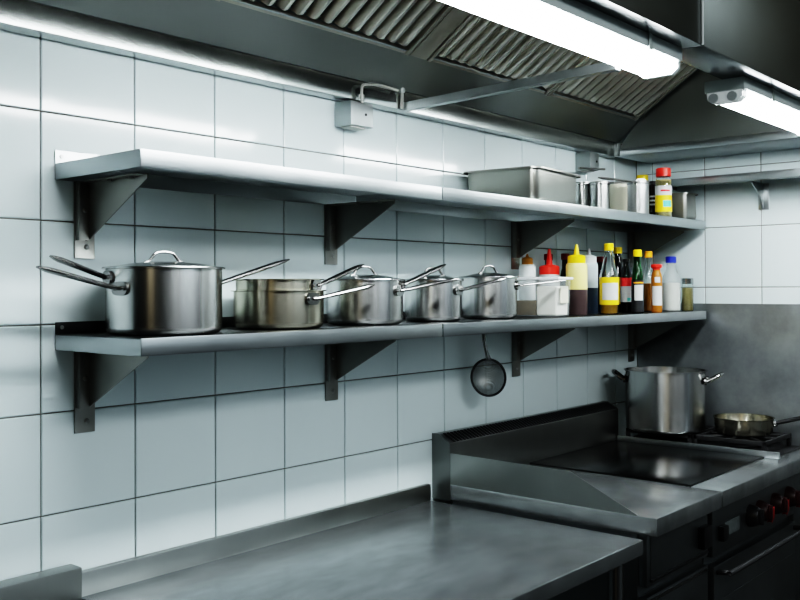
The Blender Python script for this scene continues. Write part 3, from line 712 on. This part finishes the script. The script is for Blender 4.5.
# ------------------------------------------------------------------ upper shelf load
ZU = .238
def gnpan(name, x, y, z, lx, ly, h, rz, label, taper=.014, rim=.011, mat='pan', rc=.028):
    root = thing(name, (x, y, Z(z)), label, 'pan', None, rz)
    def ring(ax, ay, zz, r, n=6):
        out = []
        for (cx, cy, s) in ((ax - r, ay - r, 0), (-ax + r, ay - r, 1), (-ax + r, -ay + r, 2), (ax - r, -ay + r, 3)):
            for k in range(n + 1):
                a = PI / 2 * (s + k / n); out.append((cx + r * math.cos(a), cy + r * math.sin(a), zz))
        return out
    a, b = lx / 2, ly / 2
    L = [ring(a - taper - .012, b - taper - .012, 0, rc * .6), ring(a - taper - .003, b - taper - .003, .004, rc * .8), ring(a - taper, b - taper, .014, rc * .9), ring(a - rim, b - rim, h - .004, rc), ring(a - rim, b - rim, h, rc),
         ring(a, b, h, rc * 1.2), ring(a, b, h - .005, rc * 1.2), ]
    inner = [ring(a - rim - .0015, b - rim - .0015, h + .0008, rc), ring(a - taper - .002, b - taper - .002, .015, rc * .9), ring(a - taper - .012, b - taper - .012, .003, rc * .6)]
    m = len(L[0]); mb = MB()
    v = []; f = []
    seq = [L[6], L[5]] + inner          # top side: outer lip -> inside
    def strip(rings):
        base = len(v)
        for r in rings: v.extend(r)
        for i in range(len(rings) - 1):
            for k in range(m): f.append((base + i * m + k, base + i * m + (k + 1) % m, base + (i + 1) * m + (k + 1) % m, base + (i + 1) * m + k))
        return base
    b0 = strip([L[0], L[1], L[2], L[3], L[4]]); f.append(tuple(b0 + k for k in range(m)))
    b1 = strip(seq); f.append(tuple(b1 + (len(seq) - 1) * m + k for k in range(m)))
    mb._add(v, f); mb.build('pan_body', mat, root, angle=50)
    return root
gnpan('hotel_pan', 1.402, -.133, ZU, .305, .248, .094, R(6.5), 'large rectangular hotel pan with rolled rim on the upper shelf')
gnpan('hotel_pan', 2.268, -.205, ZU, .105, .13, .094, R(0), 'small square steel pan at the far end of the upper shelf', .006, .008, 'bracket', .016)
def canister(x, y, r, h, label):
    root = thing('steel_canister', (x, y, Z(ZU)), label, 'canister', 'steel canisters on the upper shelf')
    MB().lathe(pot_profile(r, h, .0015, .006, .002), 40).build('body', 'can', root)
    MB().lathe([(r + .0005, h * .9), (r + .0022, h * .905), (r + .0022, h * .925), (r + .0005, h * .93)], 40).build('rim_band', 'handle', root)
    return root
canister(1.822, -.085, .031, .108, 'steel canister touching the corner of the large hotel pan')
canister(1.815, -.152, .031, .104, 'second steel canister, in front of the pale container')
root = thing('food_container', (2.001, -.125, Z(ZU)), 'cream coloured plastic container with a dark lid between steel canisters', 'container')
MB().lathe([(0, 0), (.033, 0), (.036, .006), (.0375, .112), (.035, .114), (0, .114)], 40).build('body', 'cream', root)
MB().lathe([(0, .113), (.039, .113), (.040, .118), (.036, .121), (0, .122)], 40).build('lid', 'bracket', root)
root = canister(1.944, -.222, .0345, .112, 'largest steel canister with a long side handle, beside the spice jar')
long_handle(root, (-.0345 * .6, -.0345 * .8 + .008, .105), (-.155, .06, .116), (-.6, -.8, 0), 'bracket', .006)
bottle('sauce_bottle', 2.262, -.08, ZU, shell(tall(.0245, .15, .015, .62, .8)), 'glass_dark', 'dark bottle with yellow cap behind the largest canister', 'bottle', None, (capp(.0205, .148, .172), 'yellow'), (solid(.022, .09), 'darkliq'))
bottle('sauce_bottle', 2.169, -.165, ZU, [(0, 0), (.018, 0), (.02, .004), (.02, .105), (.016, .118), (.012, .124), (0, .124)], 'darkliq', 'small dark bottle with pale label lines beside the spice jar', 'bottle', None, (capp(.0125, .123, .136), 'lab_black'), None, (arc(.0203, .05, .056, 'lab_white', .8), arc(.0203, .064, .07, 'lab_white', .8), arc(.0203, .078, .084, 'lab_white', .8)))
bottle('spice_jar', 2.103, -.235, ZU, shell([(0, 0), (.026, 0), (.0275, .004), (.0275, .108), (.025, .128), (.0225, .135), (.0225, .142)], .0012), 'glass', 'spice jar with red lid and yellow label on the upper shelf', 'jar', None, (capp(.0245, .14, .168), 'red'), (solid(.0255, .128), 'spice'),
       (full(.0279, .02, .076, 'lab_yellow'), full(.0279, .076, .108, 'lab_white'), arc(.0282, .036, .058, 'lab_teal', .55, FA + .25), arc(.0282, .088, .094, 'lab_red', .6, FA)))

# ------------------------------------------------------------------ lights, world, camera
def area(name, loc, rot, sx, sy, e, col=(.93, .985, 1)):
    l = bpy.data.lights.new(name, 'AREA'); l.shape = 'RECTANGLE'; l.size = sx; l.size_y = sy; l.energy = e; l.color = col
    o = bpy.data.objects.new(name, l); C.objects.link(o); o.location = loc; o.rotation_euler = rot
    return o
area('room_light', (.6, -3.3, Z(1.45)), (R(50), 0, 0), 2.2, .30, 21)
w = bpy.data.worlds.new('room'); bpy.context.scene.world = w; w.use_nodes = True
nt = w.node_tree; bg = nt.nodes['Background']; L = nt.links.new
tc = N(nt, 'ShaderNodeTexCoord'); sp_ = N(nt, 'ShaderNodeSeparateXYZ'); L(tc.outputs['Generated'], sp_.inputs[0])
at = N(nt, 'ShaderNodeMath', operation='ARCTAN2'); L(sp_.outputs['Y'], at.inputs[0]); L(sp_.outputs['X'], at.inputs[1])
dv = N(nt, 'ShaderNodeMath', operation='MULTIPLY_ADD'); dv.inputs[1].default_value = 1 / (2 * PI); dv.inputs[2].default_value = .5; L(at.outputs[0], dv.inputs[0])
cr = N(nt, 'ShaderNodeValToRGB'); L(dv.outputs[0], cr.inputs[0])
def azi(d): return (d + 180) / 360
el = cr.color_ramp.elements
stops = [(-180, (.03, .035, .035)), (-160, (.05, .05, .045)), (-152, (.75, .65, .45)), (-142, (.10, .10, .09)), (-128, (.05, .055, .055)), (-114, (.06, .065, .07)), (-105, (.48, .53, .55)), (-97, (.10, .11, .12)), (-88, (.45, .55, .62)), (-70, (.75, .88, .95)), (-58, (.30, .36, .40)), (-48, (.04, .045, .05)), (-20, (.02, .024, .026)), (0, (.05, .055, .055)), (180, (.03, .035, .035))]  # bright and warm azimuth bands, added to put streaks on the pots
while len(el) > 1: el.remove(el[-1])
el[0].position = 0; el[0].color = (*stops[0][1], 1)
for d, c in stops[1:]:
    e = el.new(azi(d)); e.color = (*c, 1)
# added glow bands: brightest just above eye height, falling off towards floor and zenith
er = N(nt, 'ShaderNodeValToRGB'); L(sp_.outputs['Z'], er.inputs[0])
ee = er.color_ramp.elements; ee[0].position = 0; ee[0].color = (.02, .02, .02, 1); ee[1].position = 1; ee[1].color = (.1, .1, .1, 1)
for p, v in ((.01, .35), (.10, 1), (.45, .9), (.6, .15)): e = ee.new(p); e.color = (v, v, v, 1)
mu = N(nt, 'ShaderNodeMixRGB', blend_type='MULTIPLY'); mu.inputs[0].default_value = 1; L(cr.outputs[0], mu.inputs[1]); L(er.outputs[0], mu.inputs[2])
L(mu.outputs[0], bg.inputs[0]); bg.inputs[1].default_value = .75

cam = bpy.data.cameras.new('camera'); co = bpy.data.objects.new('camera', cam); C.objects.link(co)
yaw, pit, rol = .8568, .0077, -.0044
Fv = Vector((math.sin(yaw) * math.cos(pit), math.cos(yaw) * math.cos(pit), math.sin(pit)))
Rv = Vector((math.cos(yaw), -math.sin(yaw), 0)); Uv = Rv.cross(Fv)
R2 = Rv * math.cos(rol) + Uv * math.sin(rol); U2 = -Rv * math.sin(rol) + Uv * math.cos(rol)
mt = Matrix((R2, U2, -Fv)).transposed().to_4x4(); mt.translation = (-.8698, -1.6299, ZO)
co.matrix_world = mt
cam.sensor_width = 36; cam.lens = 934.9 / 800 * 36; cam.shift_y = -17.56 / 800
cam.clip_start = .05
sc = bpy.context.scene; sc.camera = co
sc.view_settings.view_transform = 'Filmic'; sc.view_settings.look = 'Very High Contrast'; sc.view_settings.exposure = 0.75
sc.cycles.max_bounces = 10; sc.cycles.transmission_bounces = 8; sc.cycles.glossy_bounces = 5; sc.cycles.sample_clamp_indirect = 6
